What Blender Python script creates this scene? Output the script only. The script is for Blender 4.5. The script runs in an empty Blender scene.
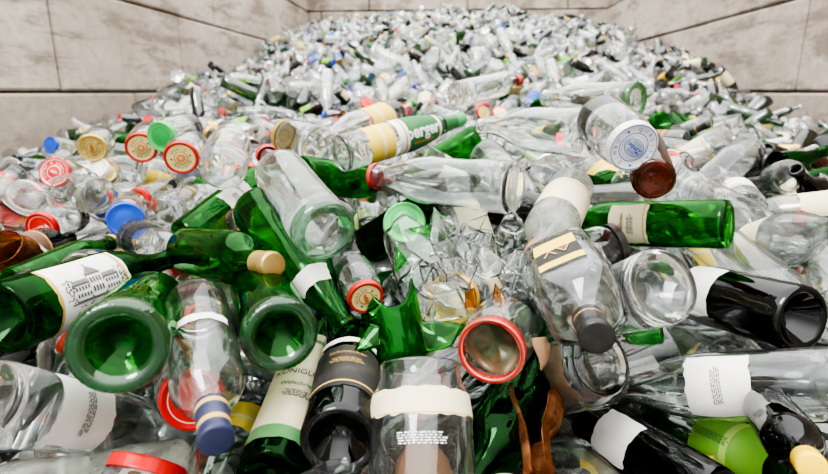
import bpy, math, random, itertools
import numpy as np
from mathutils import Vector, Matrix, Quaternion
random.seed(7)
scene=bpy.context.scene
COL=scene.collection
F=552.0
CAM=Vector((0,0,1.6))
try: scene.view_settings.look='AgX - High Contrast'
except Exception as ex: pass
# ---------------------------------------------------------------- camera
cd=bpy.data.cameras.new('camera'); cam=bpy.data.objects.new('camera',cd); COL.objects.link(cam)
cd.lens=24; cd.sensor_width=36; cd.clip_start=.02; cd.clip_end=100
cam.location=CAM; cam.rotation_euler=(math.radians(90-14.72),0,math.radians(3.73))
cd.dof.use_dof=True; cd.dof.focus_distance=.68; cd.dof.aperture_fstop=6.3
scene.camera=cam
RM=cam.rotation_euler.to_matrix()
def ray(u,v): return RM@Vector(((u-414)/F,-(v-237)/F,-1))
def project(p):
    q=RM.transposed()@(p-CAM)
    if q.z>-.01: return None
    return 414+F*q.x/-q.z, 237-F*q.y/-q.z, -q.z
# ---------------------------------------------------------------- materials
MATS={}
def newmat(name):
    m=bpy.data.materials.new(name); m.use_nodes=True; m.node_tree.nodes.clear(); MATS[name]=m
    return m,m.node_tree.nodes,m.node_tree.links
def N(ns,t,**k):
    n=ns.new(t)
    for a,b in k.items(): setattr(n,a,b)
    return n
def math_(ns,ln,op,a,b=None):
    n=ns.new('ShaderNodeMath'); n.operation=op
    for i,x in enumerate((a,b)):
        if x is None: continue
        if isinstance(x,(int,float)): n.inputs[i].default_value=x
        else: ln.new(x,n.inputs[i])
    return n.outputs[0]
def glass(name,face,edge,dirt_glow=.08,dcol=(.5,.52,.5),rough=.03,refl=.07,bump=.12,epow=2.2):
    m,ns,ln=newmat(name)
    out=N(ns,'ShaderNodeOutputMaterial')
    tc=N(ns,'ShaderNodeTexCoord')
    lw=N(ns,'ShaderNodeLayerWeight'); lw.inputs['Blend'].default_value=.5
    pw=math_(ns,ln,'POWER',lw.outputs['Facing'],epow)
    mix=N(ns,'ShaderNodeMix',data_type='RGBA')
    mix.inputs[6].default_value=(*face,1); mix.inputs[7].default_value=(*edge,1)
    ln.new(pw,mix.inputs[0])
    tr=N(ns,'ShaderNodeBsdfTransparent'); ln.new(mix.outputs[2],tr.inputs[0])
    df=N(ns,'ShaderNodeBsdfDiffuse'); df.inputs[0].default_value=(*dcol,1)  # diffuse mix: dust on clear glass, painted glow of passing light in green
    tl=N(ns,'ShaderNodeBsdfTranslucent'); tl.inputs[0].default_value=(*dcol,1)
    dm=N(ns,'ShaderNodeMixShader'); dm.inputs[0].default_value=.5
    ln.new(df.outputs[0],dm.inputs[1]); ln.new(tl.outputs[0],dm.inputs[2])
    no=N(ns,'ShaderNodeTexNoise'); no.inputs['Scale'].default_value=28; no.inputs['Detail'].default_value=4
    ln.new(tc.outputs['Object'],no.inputs['Vector'])
    n3=math_(ns,ln,'POWER',no.outputs[0],2.0)
    df_=math_(ns,ln,'MULTIPLY',n3,dirt_glow*3.4)
    s1=N(ns,'ShaderNodeMixShader'); ln.new(df_,s1.inputs[0]); ln.new(tr.outputs[0],s1.inputs[1]); ln.new(dm.outputs[0],s1.inputs[2])
    gl=N(ns,'ShaderNodeBsdfGlossy'); gl.inputs['Roughness'].default_value=rough
    n2=N(ns,'ShaderNodeTexNoise'); n2.inputs['Scale'].default_value=22; n2.inputs['Detail'].default_value=1
    ln.new(tc.outputs['Object'],n2.inputs['Vector'])
    bp=N(ns,'ShaderNodeBump'); bp.inputs['Strength'].default_value=bump; bp.inputs['Distance'].default_value=.01
    ln.new(n2.outputs[0],bp.inputs['Height']); ln.new(bp.outputs[0],gl.inputs['Normal'])
    p5=math_(ns,ln,'POWER',lw.outputs['Facing'],4.0)
    fr=math_(ns,ln,'MULTIPLY',p5,.85); fr=math_(ns,ln,'ADD',fr,refl)
    s2=N(ns,'ShaderNodeMixShader'); ln.new(fr,s2.inputs[0]); ln.new(s1.outputs[0],s2.inputs[1]); ln.new(gl.outputs[0],s2.inputs[2])
    ln.new(s2.outputs[0],out.inputs[0]); return m
def realglass(name,col,dcol,dirt_glow=.02,bump=.05,rough=0.0):
    m,ns,ln=newmat(name); out=N(ns,'ShaderNodeOutputMaterial'); tc=N(ns,'ShaderNodeTexCoord')
    g=N(ns,'ShaderNodeBsdfGlass'); g.inputs['Color'].default_value=(*col,1); g.inputs['IOR'].default_value=1.5; g.inputs['Roughness'].default_value=rough
    n2=N(ns,'ShaderNodeTexNoise'); n2.inputs['Scale'].default_value=26; n2.inputs['Detail'].default_value=1; ln.new(tc.outputs['Object'],n2.inputs['Vector'])
    bp=N(ns,'ShaderNodeBump'); bp.inputs['Strength'].default_value=bump; bp.inputs['Distance'].default_value=.01
    ln.new(n2.outputs[0],bp.inputs['Height']); ln.new(bp.outputs[0],g.inputs['Normal'])
    no=N(ns,'ShaderNodeTexNoise'); no.inputs['Scale'].default_value=32; no.inputs['Detail'].default_value=5; ln.new(tc.outputs['Object'],no.inputs['Vector'])
    n3=math_(ns,ln,'POWER',no.outputs[0],3.0); k=math_(ns,ln,'MULTIPLY',n3,dirt_glow*8)
    df=N(ns,'ShaderNodeBsdfDiffuse'); df.inputs[0].default_value=(*dcol,1); tl=N(ns,'ShaderNodeBsdfTranslucent'); tl.inputs[0].default_value=(*dcol,1)  # dirt film; in the greens its colour also imitates light shining through
    dm=N(ns,'ShaderNodeMixShader'); ln.new(df.outputs[0],dm.inputs[1]); ln.new(tl.outputs[0],dm.inputs[2])
    s=N(ns,'ShaderNodeMixShader'); ln.new(k,s.inputs[0]); ln.new(g.outputs[0],s.inputs[1]); ln.new(dm.outputs[0],s.inputs[2]); ln.new(s.outputs[0],out.inputs[0])
realglass('clear_glass',(.98,.99,.985),(.8,.82,.8),.014)
realglass('green_glass',(.37,.70,.36),(.02,.20,.03),.04)
realglass('deep_green_glass',(.24,.50,.24),(.006,.07,.012),.03)
realglass('bright_green_glass',(.34,.78,.34),(.03,.36,.04),.04)
realglass('amber_glass',(.84,.58,.36),(.40,.18,.07),.06)
realglass('rusty_brown_glass',(.70,.38,.20),(.33,.15,.07),.35)
REAL={'clear_glass','green_glass','deep_green_glass','amber_glass','bright_green_glass'}
glass('dusty_clear_glass',(.95,.97,.96),(.12,.15,.14),.09,(.75,.77,.74),rough=.05,refl=.12,epow=3)
glass('frosted_glass',(.88,.9,.85),(.4,.4,.36),.36,(.8,.79,.72),rough=.2,refl=.06)
glass('olive_glass',(.14,.16,.04),(.02,.025,.006),.10,(.04,.055,.012),refl=.07)
glass('black_glass',(.012,.012,.006),(.003,.003,.002),.06,(.008,.008,.005),refl=.06)
glass('brown_glass',(.40,.15,.04),(.05,.015,.004),.12,(.16,.05,.012),refl=.06)
glass('thick_green_glass',(.34,.62,.34),(.03,.14,.04),.34,(.02,.22,.04),refl=.10,bump=.3)
glass('thick_pale_green_glass',(.45,.70,.50),(.05,.20,.09),.22,(.10,.32,.15),refl=.10,bump=.3)
def pile(name,col,tr=.3,rough=.08,edge=.10):
    return glass(name,tuple(min(1,c*1.15) for c in col),tuple(c*edge for c in col),tr,col,rough=rough,refl=.16,bump=.3,epow=2.2)
PILE=[('pile_clear',(.76,.79,.77),.14),('pile_pale',(.88,.90,.88),.40),('pile_green',(.025,.21,.035),.3),('pile_deep_green',(.008,.07,.016),.3),
('pile_black',(.008,.008,.007),.4),('pile_brown',(.10,.035,.012),.35)]
for n,c,t in PILE: pile(n,c,t)
def paper(name,stops,axis=2,rough=.6,wear=.3,metal=0,wearcol=(.35,.3,.22)):
    m,ns,ln=newmat(name)
    out=N(ns,'ShaderNodeOutputMaterial'); b=N(ns,'ShaderNodeBsdfPrincipled'); tc=N(ns,'ShaderNodeTexCoord')
    sx=N(ns,'ShaderNodeSeparateXYZ'); ln.new(tc.outputs['Generated'],sx.inputs[0])
    cr=N(ns,'ShaderNodeValToRGB'); cr.color_ramp.interpolation='CONSTANT'
    els=cr.color_ramp.elements
    while len(els)>1: els.remove(els[0])
    els[0].position=stops[0][0]; els[0].color=(*stops[0][1],1)
    for p,c in stops[1:]:
        e=els.new(p); e.color=(*c,1)
    ln.new(sx.outputs[axis],cr.inputs[0])
    no=N(ns,'ShaderNodeTexNoise'); no.inputs['Scale'].default_value=35; no.inputs['Detail'].default_value=5
    ln.new(tc.outputs['Object'],no.inputs['Vector'])
    w=math_(ns,ln,'POWER',no.outputs[0],3.0); w=math_(ns,ln,'MULTIPLY',w,wear*3)
    mx=N(ns,'ShaderNodeMix',data_type='RGBA'); ln.new(w,mx.inputs[0]); ln.new(cr.outputs[0],mx.inputs[6]); mx.inputs[7].default_value=(*wearcol,1)
    ln.new(mx.outputs[2],b.inputs['Base Color']); b.inputs['Roughness'].default_value=rough; b.inputs['Metallic'].default_value=metal
    bp=N(ns,'ShaderNodeBump'); bp.inputs['Strength'].default_value=.25; bp.inputs['Distance'].default_value=.003
    ln.new(no.outputs[0],bp.inputs['Height']); ln.new(bp.outputs[0],b.inputs['Normal'])
    ln.new(b.outputs[0],out.inputs[0]); return m
W=(.80,.79,.75); CR=(.76,.69,.46); DG=(.015,.16,.04); GD=(.60,.38,.10); RD=(.6,.02,.02); BL=(.02,.10,.48); BK=(.015,.015,.015); YL=(.85,.62,.08); NV=(.012,.02,.075)
paper('white_paper',[(0,W)])
paper('white_gold_paper',[(0,GD),(.05,W),(.9,GD),(.95,W)])
paper('white_brown_paper',[(0,W),(.12,(.25,.13,.08)),(.2,W)])
paper('cream_paper',[(0,CR),(.08,GD),(.12,CR)])
paper('cream_green_paper',[(0,(.1,.3,.1)),(.1,CR),(.88,(.1,.3,.1)),(.92,CR)])
paper('green_paper',[(0,(.16,.42,.03)),(.3,(.4,.62,.12)),(.36,(.16,.42,.03))])
paper('dark_green_paper',[(0,W),(.15,DG),(.8,W),(.86,DG)])
paper('green_white_paper',[(0,W),(.12,GD),(.16,W),(.2,DG),(.86,GD),(.89,W),(.93,DG)],wear=.12)
paper('yellow_paper',[(0,YL),(.5,(.8,.72,.4)),(.6,YL)])
paper('yellow_black_paper',[(0,BK),(.10,YL),(.42,BK),(.75,YL),(.92,BK)],wear=.15)
paper('brown_paper',[(0,(.22,.1,.05)),(.2,GD),(.26,(.16,.07,.04)),(.9,GD)])
paper('black_paper',[(0,BK),(.1,GD),(.13,BK)],wear=.12)
paper('blue_paper',[(0,BL),(.2,W),(.4,BL)])
paper('red_paper',[(0,RD),(.3,W),(.36,RD)])
paper('tan_paper',[(0,(.34,.20,.11))],rough=.85,wear=.8,wearcol=(.14,.08,.045))
paper('gold_foil',[(0,(.68,.48,.16)),(.8,(.5,.32,.1))],rough=.35,metal=.6)
paper('white_foil',[(0,W),(.3,(.6,.6,.6)),(.34,W)],rough=.4)
paper('blue_foil',[(0,NV),(.08,GD),(.2,NV),(.55,GD),(.68,NV)],rough=.45,metal=.0,wear=.1)
paper('black_foil',[(0,BK),(.2,GD),(.24,BK)],rough=.3,wear=.1)
paper('green_foil',[(0,DG),(.6,(.06,.33,.12))],rough=.35,wear=.15)
paper('red_foil',[(0,RD),(.5,(.4,.02,.02))],rough=.35,wear=.2)
paper('rust',[(0,(.33,.13,.05)),(.5,(.40,.18,.08))],rough=.7)
paper('yellow_cap',[(0,(.92,.62,.02))],rough=.35,wear=.1)
paper('white_cap',[(0,W)],rough=.35,wear=.15)
paper('black_cap',[(0,BK)],rough=.3,wear=.1)
def flat(name,c,rough=.5,metal=0):
    m,ns,ln=newmat(name); out=N(ns,'ShaderNodeOutputMaterial'); b=N(ns,'ShaderNodeBsdfPrincipled')
    tc=N(ns,'ShaderNodeTexCoord'); no=N(ns,'ShaderNodeTexNoise'); no.inputs['Scale'].default_value=40; ln.new(tc.outputs['Object'],no.inputs['Vector'])
    mx=N(ns,'ShaderNodeMix',data_type='RGBA'); mx.inputs[6].default_value=(*c,1); mx.inputs[7].default_value=(*[x*.6 for x in c],1)
    ln.new(no.outputs[0],mx.inputs[0]); ln.new(mx.outputs[2],b.inputs['Base Color'])
    b.inputs['Roughness'].default_value=rough; b.inputs['Metallic'].default_value=metal; ln.new(b.outputs[0],out.inputs[0]); return m
flat('ink_black',(.03,.03,.03)); flat('ink_gold',(.6,.38,.1)); flat('ink_white',(.9,.9,.87)); flat('ink_blue',(.02,.10,.5)); flat('ink_green',(.02,.20,.05)); flat('ink_red',(.55,.03,.03)); flat('ink_grey',(.12,.12,.11)); flat('ink_orange',(.8,.3,.03)); flat('brown_residue',(.22,.10,.04),.6)
def lidmat(name,stops,metal=.2,rough=.35,rust=.3):
    m,ns,ln=newmat(name); out=N(ns,'ShaderNodeOutputMaterial'); b=N(ns,'ShaderNodeBsdfPrincipled'); tc=N(ns,'ShaderNodeTexCoord')
    mp=N(ns,'ShaderNodeVectorMath',operation='MULTIPLY'); ln.new(tc.outputs['Object'],mp.inputs[0]); mp.inputs[1].default_value=(1,1,0)
    le=N(ns,'ShaderNodeVectorMath',operation='LENGTH'); ln.new(mp.outputs[0],le.inputs[0])
    r=math_(ns,ln,'MULTIPLY',le.outputs['Value'],1/.04)
    cr=N(ns,'ShaderNodeValToRGB'); cr.color_ramp.interpolation='CONSTANT'; els=cr.color_ramp.elements
    while len(els)>1: els.remove(els[0])
    els[0].position=0; els[0].color=(*stops[0][1],1)
    for p,c in stops[1:]:
        e=els.new(p); e.color=(*c,1)
    ln.new(r,cr.inputs[0])
    no=N(ns,'ShaderNodeTexNoise'); no.inputs['Scale'].default_value=60; no.inputs['Detail'].default_value=5; ln.new(tc.outputs['Object'],no.inputs['Vector'])
    w=math_(ns,ln,'POWER',no.outputs[0],4.0); w=math_(ns,ln,'MULTIPLY',w,rust*6)
    mx=N(ns,'ShaderNodeMix',data_type='RGBA'); ln.new(w,mx.inputs[0]); ln.new(cr.outputs[0],mx.inputs[6]); mx.inputs[7].default_value=(.22,.12,.07,1)
    ln.new(mx.outputs[2],b.inputs['Base Color']); b.inputs['Roughness'].default_value=rough; b.inputs['Metallic'].default_value=metal
    ln.new(b.outputs[0],out.inputs[0])
lidmat('gold_lid',[(0,(.62,.46,.12)),(.30,(.12,.22,.05)),(.34,(.66,.50,.16)),(.66,(.08,.05,.03)),(.68,(.70,.48,.12))],metal=.55,rust=.2)
lidmat('gold_red_lid',[(0,(.78,.62,.22)),(.32,(.50,.05,.03)),(.36,(.80,.66,.30)),(.72,(.55,.03,.02))],metal=.3,rust=.15)
lidmat('red_lid',[(0,(.68,.015,.015)),(.66,(.75,.6,.5)),(.69,(.66,.01,.01))],rust=.12)
lidmat('red_white_lid',[(0,RD),(.36,W),(.40,RD),(.72,W),(.76,RD)],rust=.12)
lidmat('blue_white_lid',[(0,W),(.50,BL),(.53,W),(.80,BL),(.83,W)],rust=.05)
lidmat('white_lid',[(0,W),(.7,(.6,.6,.58)),(.74,W)],rust=.1)
lidmat('blue_lid',[(0,(.02,.1,.55))],rust=.1)
lidmat('green_lid',[(0,(.03,.36,.08)),(.6,(.08,.5,.13))],rust=.05)
lidmat('black_lid',[(0,(.03,.03,.03))],rust=.1)
lidmat('worn_red_rim',[(0,(.55,.02,.02)),(.78,(.65,.35,.25)),(.80,(.52,.015,.015)),(.88,(.6,.25,.18)),(.9,(.55,.02,.02))],rust=.5)
lidmat('rusty_inner',[(0,(.03,.09,.04)),(.35,(.06,.09,.04)),(.55,(.14,.10,.05))],rust=.6)
def concrete(name,c1,c2,stain,sc=1.0,offs=0):
    m,ns,ln=newmat(name); out=N(ns,'ShaderNodeOutputMaterial'); b=N(ns,'ShaderNodeBsdfPrincipled'); tc=N(ns,'ShaderNodeTexCoord')
    n1=N(ns,'ShaderNodeTexNoise'); n1.inputs['Scale'].default_value=.9*sc; n1.inputs['Detail'].default_value=8; n1.inputs['Roughness'].default_value=.65
    n2=N(ns,'ShaderNodeTexNoise'); n2.inputs['Scale'].default_value=14*sc; n2.inputs['Detail'].default_value=6
    mp=N(ns,'ShaderNodeMapping'); mp.inputs['Scale'].default_value=(1,.4,2.0); mp.inputs['Location'].default_value=(offs,offs,0)
    n3=N(ns,'ShaderNodeTexNoise'); n3.inputs['Scale'].default_value=2.4; n3.inputs['Detail'].default_value=9; n3.inputs['Roughness'].default_value=.75
    ln.new(tc.outputs['Object'],n1.inputs['Vector']); ln.new(tc.outputs['Object'],n2.inputs['Vector'])
    ln.new(tc.outputs['Object'],mp.inputs[0]); ln.new(mp.outputs[0],n3.inputs['Vector'])
    r1=N(ns,'ShaderNodeValToRGB'); r1.color_ramp.elements[0].position=.38; r1.color_ramp.elements[1].position=.62
    r1.color_ramp.elements[0].color=(*c1,1); r1.color_ramp.elements[1].color=(*c2,1); ln.new(n1.outputs[0],r1.inputs[0])
    r3=N(ns,'ShaderNodeValToRGB'); r3.color_ramp.elements[0].position=.49; r3.color_ramp.elements[1].position=.59
    r3.color_ramp.elements[0].color=(0,0,0,1); r3.color_ramp.elements[1].color=(.85,.85,.85,1); ln.new(n3.outputs[0],r3.inputs[0])
    sx=N(ns,'ShaderNodeSeparateXYZ'); ln.new(tc.outputs['Object'],sx.inputs[0]); lt=math_(ns,ln,'LESS_THAN',sx.outputs[2],1.6); lt=math_(ns,ln,'MULTIPLY',lt,.4)
    st=math_(ns,ln,'MAXIMUM',lt,r3.outputs[0])
    mx=N(ns,'ShaderNodeMix',data_type='RGBA'); ln.new(st,mx.inputs[0]); ln.new(r1.outputs[0],mx.inputs[6]); mx.inputs[7].default_value=(*stain,1)
    m2=N(ns,'ShaderNodeMix',data_type='RGBA',blend_type='MULTIPLY'); m2.inputs[0].default_value=.35
    ln.new(mx.outputs[2],m2.inputs[6]); ln.new(n2.outputs[0],m2.inputs[7])
    ln.new(m2.outputs[2],b.inputs['Base Color']); b.inputs['Roughness'].default_value=.9
    bp=N(ns,'ShaderNodeBump'); bp.inputs['Strength'].default_value=.4; bp.inputs['Distance'].default_value=.02
    ln.new(n2.outputs[0],bp.inputs['Height']); ln.new(bp.outputs[0],b.inputs['Normal'])
    ln.new(b.outputs[0],out.inputs[0]); return m
concrete('warm_concrete',(.53,.44,.36),(.74,.65,.56),(.31,.245,.19))
concrete('grey_concrete',(.47,.39,.32),(.64,.56,.48),(.28,.22,.175),offs=5)
concrete('floor_concrete',(.25,.24,.22),(.33,.32,.3),(.15,.14,.13))
flat('joint_dark',(.035,.03,.025),.95)
m,ns,ln=newmat('crushed_glass_bed'); out=N(ns,'ShaderNodeOutputMaterial'); b=N(ns,'ShaderNodeBsdfPrincipled'); tc=N(ns,'ShaderNodeTexCoord')
vo=N(ns,'ShaderNodeTexVoronoi'); vo.inputs['Scale'].default_value=60; ln.new(tc.outputs['Object'],vo.inputs['Vector'])
sp=N(ns,'ShaderNodeSeparateColor'); ln.new(vo.outputs['Color'],sp.inputs[0])
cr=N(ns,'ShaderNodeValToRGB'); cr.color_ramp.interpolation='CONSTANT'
e=cr.color_ramp.elements; e[0].position=0; e[0].color=(.015,.015,.012,1); e[1].position=.4; e[1].color=(.008,.05,.015,1)  # dark shard colours, deepened to paint shade into the gaps
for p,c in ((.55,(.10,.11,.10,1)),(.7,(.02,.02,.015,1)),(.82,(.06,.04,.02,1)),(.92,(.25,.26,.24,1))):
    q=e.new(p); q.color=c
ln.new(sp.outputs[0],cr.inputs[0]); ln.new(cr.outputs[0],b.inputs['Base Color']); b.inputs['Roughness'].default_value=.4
bp=N(ns,'ShaderNodeBump'); bp.inputs['Distance'].default_value=.02; ln.new(vo.outputs['Distance'],bp.inputs['Height']); ln.new(bp.outputs[0],b.inputs['Normal']); ln.new(b.outputs[0],out.inputs[0])
# ---------------------------------------------------------------- heap surface
cy=[-3,-2,-.5,.3,.6,.85,1.1,1.6,2.5,4,6,8,10,12]; ch=[-1.6,-1.5,-.6,-.35,-.28,-.21,-.16,-.13,-.07,.09,.43,.82,1.19,1.43]
sy=[-3,-2,0,3.6,5.8,8.2,12]; sh=[-1.6,-1.55,-.80,-.56,-.13,.50,1.26]
def surf(x,y):
    x=np.asarray(x,float); y=np.asarray(y,float)
    t=np.clip((x/3.0)**2,0,1)
    b=np.interp(y,cy,ch)*(1-t)+np.interp(y,sy,sh)*t
    k=np.clip((y-2.2)/3,0,1)
    b=b+k*(.06*np.sin(2.1*x+1.3*y+.5)+.05*np.sin(3.7*x-2.2*y)+.04*np.sin(5.9*y+1.1*x+2))
    return 1.6+b
# ---------------------------------------------------------------- profiles
PR={
'wine':[(0,.026),(.014,.022),(.026,.004),(.032,0),(.0362,.002),(.0375,.009),(.0375,.06),(.0375,.12),(.0375,.185),(.0362,.199),(.031,.213),(.021,.227),(.0158,.240),(.0145,.262),(.0142,.286),(.0158,.288),(.0158,.295),(.0145,.300)],
'burgundy':[(0,.03),(.016,.026),(.030,.004),(.036,0),(.0400,.002),(.0415,.010),(.0415,.07),(.0415,.145),(.040,.165),(.035,.190),(.027,.214),(.019,.238),(.0155,.26),(.0145,.284),(.0162,.286),(.0162,.294),(.015,.300)],
'sparkling':[(0,.034),(.018,.028),(.032,.004),(.038,0),(.0425,.002),(.044,.011),(.044,.07),(.044,.14),(.042,.165),(.036,.195),(.026,.224),(.018,.250),(.0155,.275),(.0172,.288),(.0172,.298),(.0165,.31)],
'slim':[(0,.014),(.014,.012),(.026,.003),(.031,0),(.0345,.002),(.036,.009),(.036,.08),(.036,.160),(.034,.190),(.029,.222),(.022,.255),(.0165,.285),(.0145,.312),(.0158,.314),(.0158,.322),(.0145,.328)],
'spirit':[(0,.008),(.02,.006),(.030,0),(.0355,.002),(.037,.009),(.037,.06),(.037,.12),(.037,.175),(.0355,.189),(.029,.203),(.019,.212),(.0150,.222),(.0140,.25),(.0140,.262),(.0150,.264),(.0150,.27)],
'juice':[(0,.008),(.02,.006),(.032,0),(.0385,.002),(.040,.009),(.040,.06),(.0385,.075),(.0385,.13),(.040,.145),(.0385,.165),(.033,.19),(.025,.215),(.020,.232),(.0190,.25),(.021,.252),(.021,.262),(.0195,.266)],
'beer':[(0,.008),(.015,.006),(.026,0),(.0295,.002),(.0305,.008),(.0305,.07),(.0305,.135),(.0290,.150),(.0230,.170),(.0160,.190),(.0135,.21),(.0130,.226),(.0142,.228),(.0142,.236)],
'jar':[(0,.006),(.02,.005),(.032,0),(.0385,.003),(.0400,.010),(.0400,.05),(.0400,.088),(.0385,.098),(.0345,.105),(.0335,.109),(.0335,.118),(.0325,.120)],
'tall_jar':[(0,.006),(.02,.005),(.028,0),(.0345,.003),(.0360,.010),(.0360,.08),(.0360,.128),(.0345,.138),(.0305,.146),(.0300,.150),(.0300,.160),(.029,.162)],
'big_jar':[(0,.010),(.02,.008),(.038,0),(.0465,.003),(.049,.012),(.049,.08),(.049,.15),(.047,.168),(.042,.18),(.0405,.186),(.0405,.197),(.0395,.199)],
'square':[(0,.008),(.02,.006),(.034,0),(.040,.003),(.042,.010),(.042,.06),(.042,.12),(.041,.130),(.034,.142),(.020,.152),(.0150,.162),(.0140,.182),(.0140,.19),(.0155,.192),(.0155,.2)],
'tumbler':[(0,.010),(.02,.009),(.024,0),(.028,.002),(.030,.012),(.0325,.05),(.0365,.11),(.037,.112)],
}
KIND={
'wine':('wine_bottle','wine bottle'),'burgundy':('wine_bottle','wine bottle'),'slim':('wine_bottle','wine bottle'),'sparkling':('sparkling_wine_bottle','sparkling wine bottle'),
'spirit':('liquor_bottle','liquor bottle'),'square':('liquor_bottle','liquor bottle'),'juice':('juice_bottle','juice bottle'),'beer':('beer_bottle','beer bottle'),
'jar':('glass_jar','jar'),'tall_jar':('glass_jar','jar'),'big_jar':('glass_jar','jar'),'tumbler':('drinking_glass','drinking glass')}
LEN={k:max(z for r,z in p) for k,p in PR.items()}
RAD={k:max(r for r,z in p) for k,p in PR.items()}
def outer(kind):
    p=PR[kind]; zs=[];rs=[]
    i0=[i for i,(r,z) in enumerate(p) if z==0][0]
    for r,z in p[i0:]:
        if zs and z<=zs[-1]: break
        zs.append(z); rs.append(r)
    return zs,rs
OUT={k:outer(k) for k in PR}
def rad_at(kind,z): return float(np.interp(z,OUT[kind][0],OUT[kind][1]))
def mkmesh(name,vs,fs,smooth=True):
    me=bpy.data.meshes.new(name); me.from_pydata(vs,[],fs); me.validate(); me.update()
    if smooth: me.polygons.foreach_set('use_smooth',[True]*len(me.polygons))
    return me
def lathe(name,prof,seg=40,shape=None):
    vs=[];fs=[];rings=[]
    for r,z in prof:
        if r==0: rings.append([len(vs)]); vs.append((0,0,z))
        else:
            s=len(vs); rings.append(list(range(s,s+seg)))
            for i in range(seg):
                t=2*math.pi*i/seg; rr,zz=(r,z) if shape is None else shape(r,z,t)
                vs.append((rr*math.cos(t),rr*math.sin(t),zz))
    for a,b in zip(rings,rings[1:]):
        for i in range(seg):
            j=(i+1)%seg
            if len(a)==1: fs.append((a[0],b[j],b[i]))
            elif len(b)==1: fs.append((a[i],a[j],b[0]))
            else: fs.append((a[i],a[j],b[j],b[i]))
    return mkmesh(name,vs,fs)
def sqshape(r,z,t):
    k=max(0,min(1,(.145-z)/.02)); c=abs(math.cos(t)); s=abs(math.sin(t)); n=5
    sup=1/((c**n+s**n)**(1/n)); return r*(1+k*(sup-1)),z
def fluted(r,z,t):
    k=1 if .012<z<.085 else 0
    return r*(1-.035*k*abs(math.sin(7*t))),z
CACHE={}
def wallprof(kind,th=.0026):
    p=PR[kind]; L=LEN[kind]; zs,rs=OUT[kind]
    inner=[]
    for z,r in zip(zs,rs):
        if z<.008: continue
        rr=r-th
        if z>L-.012: rr=min(rr,rad_at(kind,L-.016)-th) if kind not in('tumbler',) else r-.0012
        inner.append((max(rr,.006),z))
    inner=inner[::-1]
    bot=[(r,z+.006) for r,z in p if z>0 or r==0]; bot=[(r,z) for r,z in bot[:3] if r<RAD[kind]*.85][::-1]
    bot=[b for b in bot if b[1]<inner[-1][1]+.03]
    return p+inner+[(inner[-1][0]*.93,.0075)]+bot
def body_mesh(kind,real):
    key=('b',kind,real)
    if key not in CACHE:
        p=wallprof(kind) if real else PR[kind]+[(PR[kind][-1][0]-.004,LEN[kind]),(PR[kind][-1][0]-.0045,LEN[kind]-.012)]
        CACHE[key]=lathe(kind+'_glass',p,56 if kind=='tumbler' else 40,{'square':sqshape,'tumbler':fluted}.get(kind))
    return CACHE[key]
def label_mesh(kind,z0,z1,ang,off=.0006):
    key=('l',kind,z0,z1,ang)
    if key in CACHE: return CACHE[key]
    na=max(6,int(ang/8)); nz=6; vs=[];fs=[]; a=math.radians(ang)
    rr=random.Random(int(z0*1e5+ang))
    for j in range(nz+1):
        z=z0+(z1-z0)*j/nz
        for i in range(na+1):
            t=-a/2+a*i/na; r=rad_at(kind,z)+off
            if kind=='square': r=sqshape(r,z,t)[0]
            zz=z; tt=t
            if i in(0,na): tt+=rr.uniform(-.04,.04)
            if j in(0,nz): zz+=rr.uniform(-.0015,.0015)
            vs.append((r*math.cos(tt),r*math.sin(tt),zz))
    for j in range(nz):
        for i in range(na):
            k=j*(na+1)+i; fs.append((k,k+1,k+na+2,k+na+1))
    CACHE[key]=mkmesh('paper_label',vs,fs); return CACHE[key]
def text_geo(s,size,bold=0):
    cu=bpy.data.curves.new('t','FONT'); cu.body=s; cu.size=size; cu.align_x='CENTER'; cu.align_y='CENTER'; cu.resolution_u=3; cu.offset=bold
    o=bpy.data.objects.new('t',cu); COL.objects.link(o); dg=bpy.context.evaluated_depsgraph_get(); dg.update()
    ev=o.evaluated_get(dg); me=ev.to_mesh()
    vs=[(v.co.x,v.co.y) for v in me.vertices]; fs=[tuple(p.vertices) for p in me.polygons]
    ev.to_mesh_clear(); bpy.data.objects.remove(o); bpy.data.curves.remove(cu)
    return vs,fs
def quad(vs,fs,x0,y0,x1,y1):
    nx=max(1,int(abs(x1-x0)/.003))
    for i in range(nx):
        a=x0+(x1-x0)*i/nx; b=x0+(x1-x0)*(i+1)/nx; s=len(vs)
        vs+= [(a,y0),(b,y0),(b,y1),(a,y1)]; fs.append((s,s+1,s+2,s+3))
def building_geo(w):
    vs=[];fs=[]
    def line(x0,y0,x1,y1): quad(vs,fs,x0*w,y0*w,x1*w,y1*w)
    def box_(x0,y0,x1,y1):
        line(x0,y0,x1,y0+.016); line(x0,y1-.016,x1,y1); line(x0,y0,x0+.016,y1); line(x1-.016,y0,x1,y1)
    box_(-.42,-.2,-.12,.05); box_(-.12,-.2,.14,.16); box_(.14,-.2,.44,.05)
    for i in range(5):
        for yy in (-.14,-.04): line(-.39+i*.055,yy,-.36+i*.055,yy+.05); line(.17+i*.055,yy,.20+i*.055,yy+.05)
    for i in range(4): line(-.09+i*.055,-.12,-.06+i*.055,-.04); line(-.09+i*.055,.02,-.06+i*.055,.1)
    for k in range(8): line(-.13+k*.014,.16+k*.016,.15-k*.014,.170+k*.016)
    for k in range(4): line(-.43+k*.012,.05+k*.018,-.12,.060+k*.018); line(.14,.05+k*.018,.45-k*.012,.060+k*.018)
    line(-.005,.28,.015,.36)
    rr=random.Random(3)
    for c in (-.46,.5):
        for k in range(34): x=c+rr.gauss(0,.04); y=rr.uniform(-.2,.14); line(x,y,x+.022,y+.022)
    for k in range(30): x=rr.uniform(-.5,.5); y=rr.uniform(-.3,-.22); line(x,y,x+.04,y+.01)
    line(-.5,-.22,.52,-.205)
    return vs,fs
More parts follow.
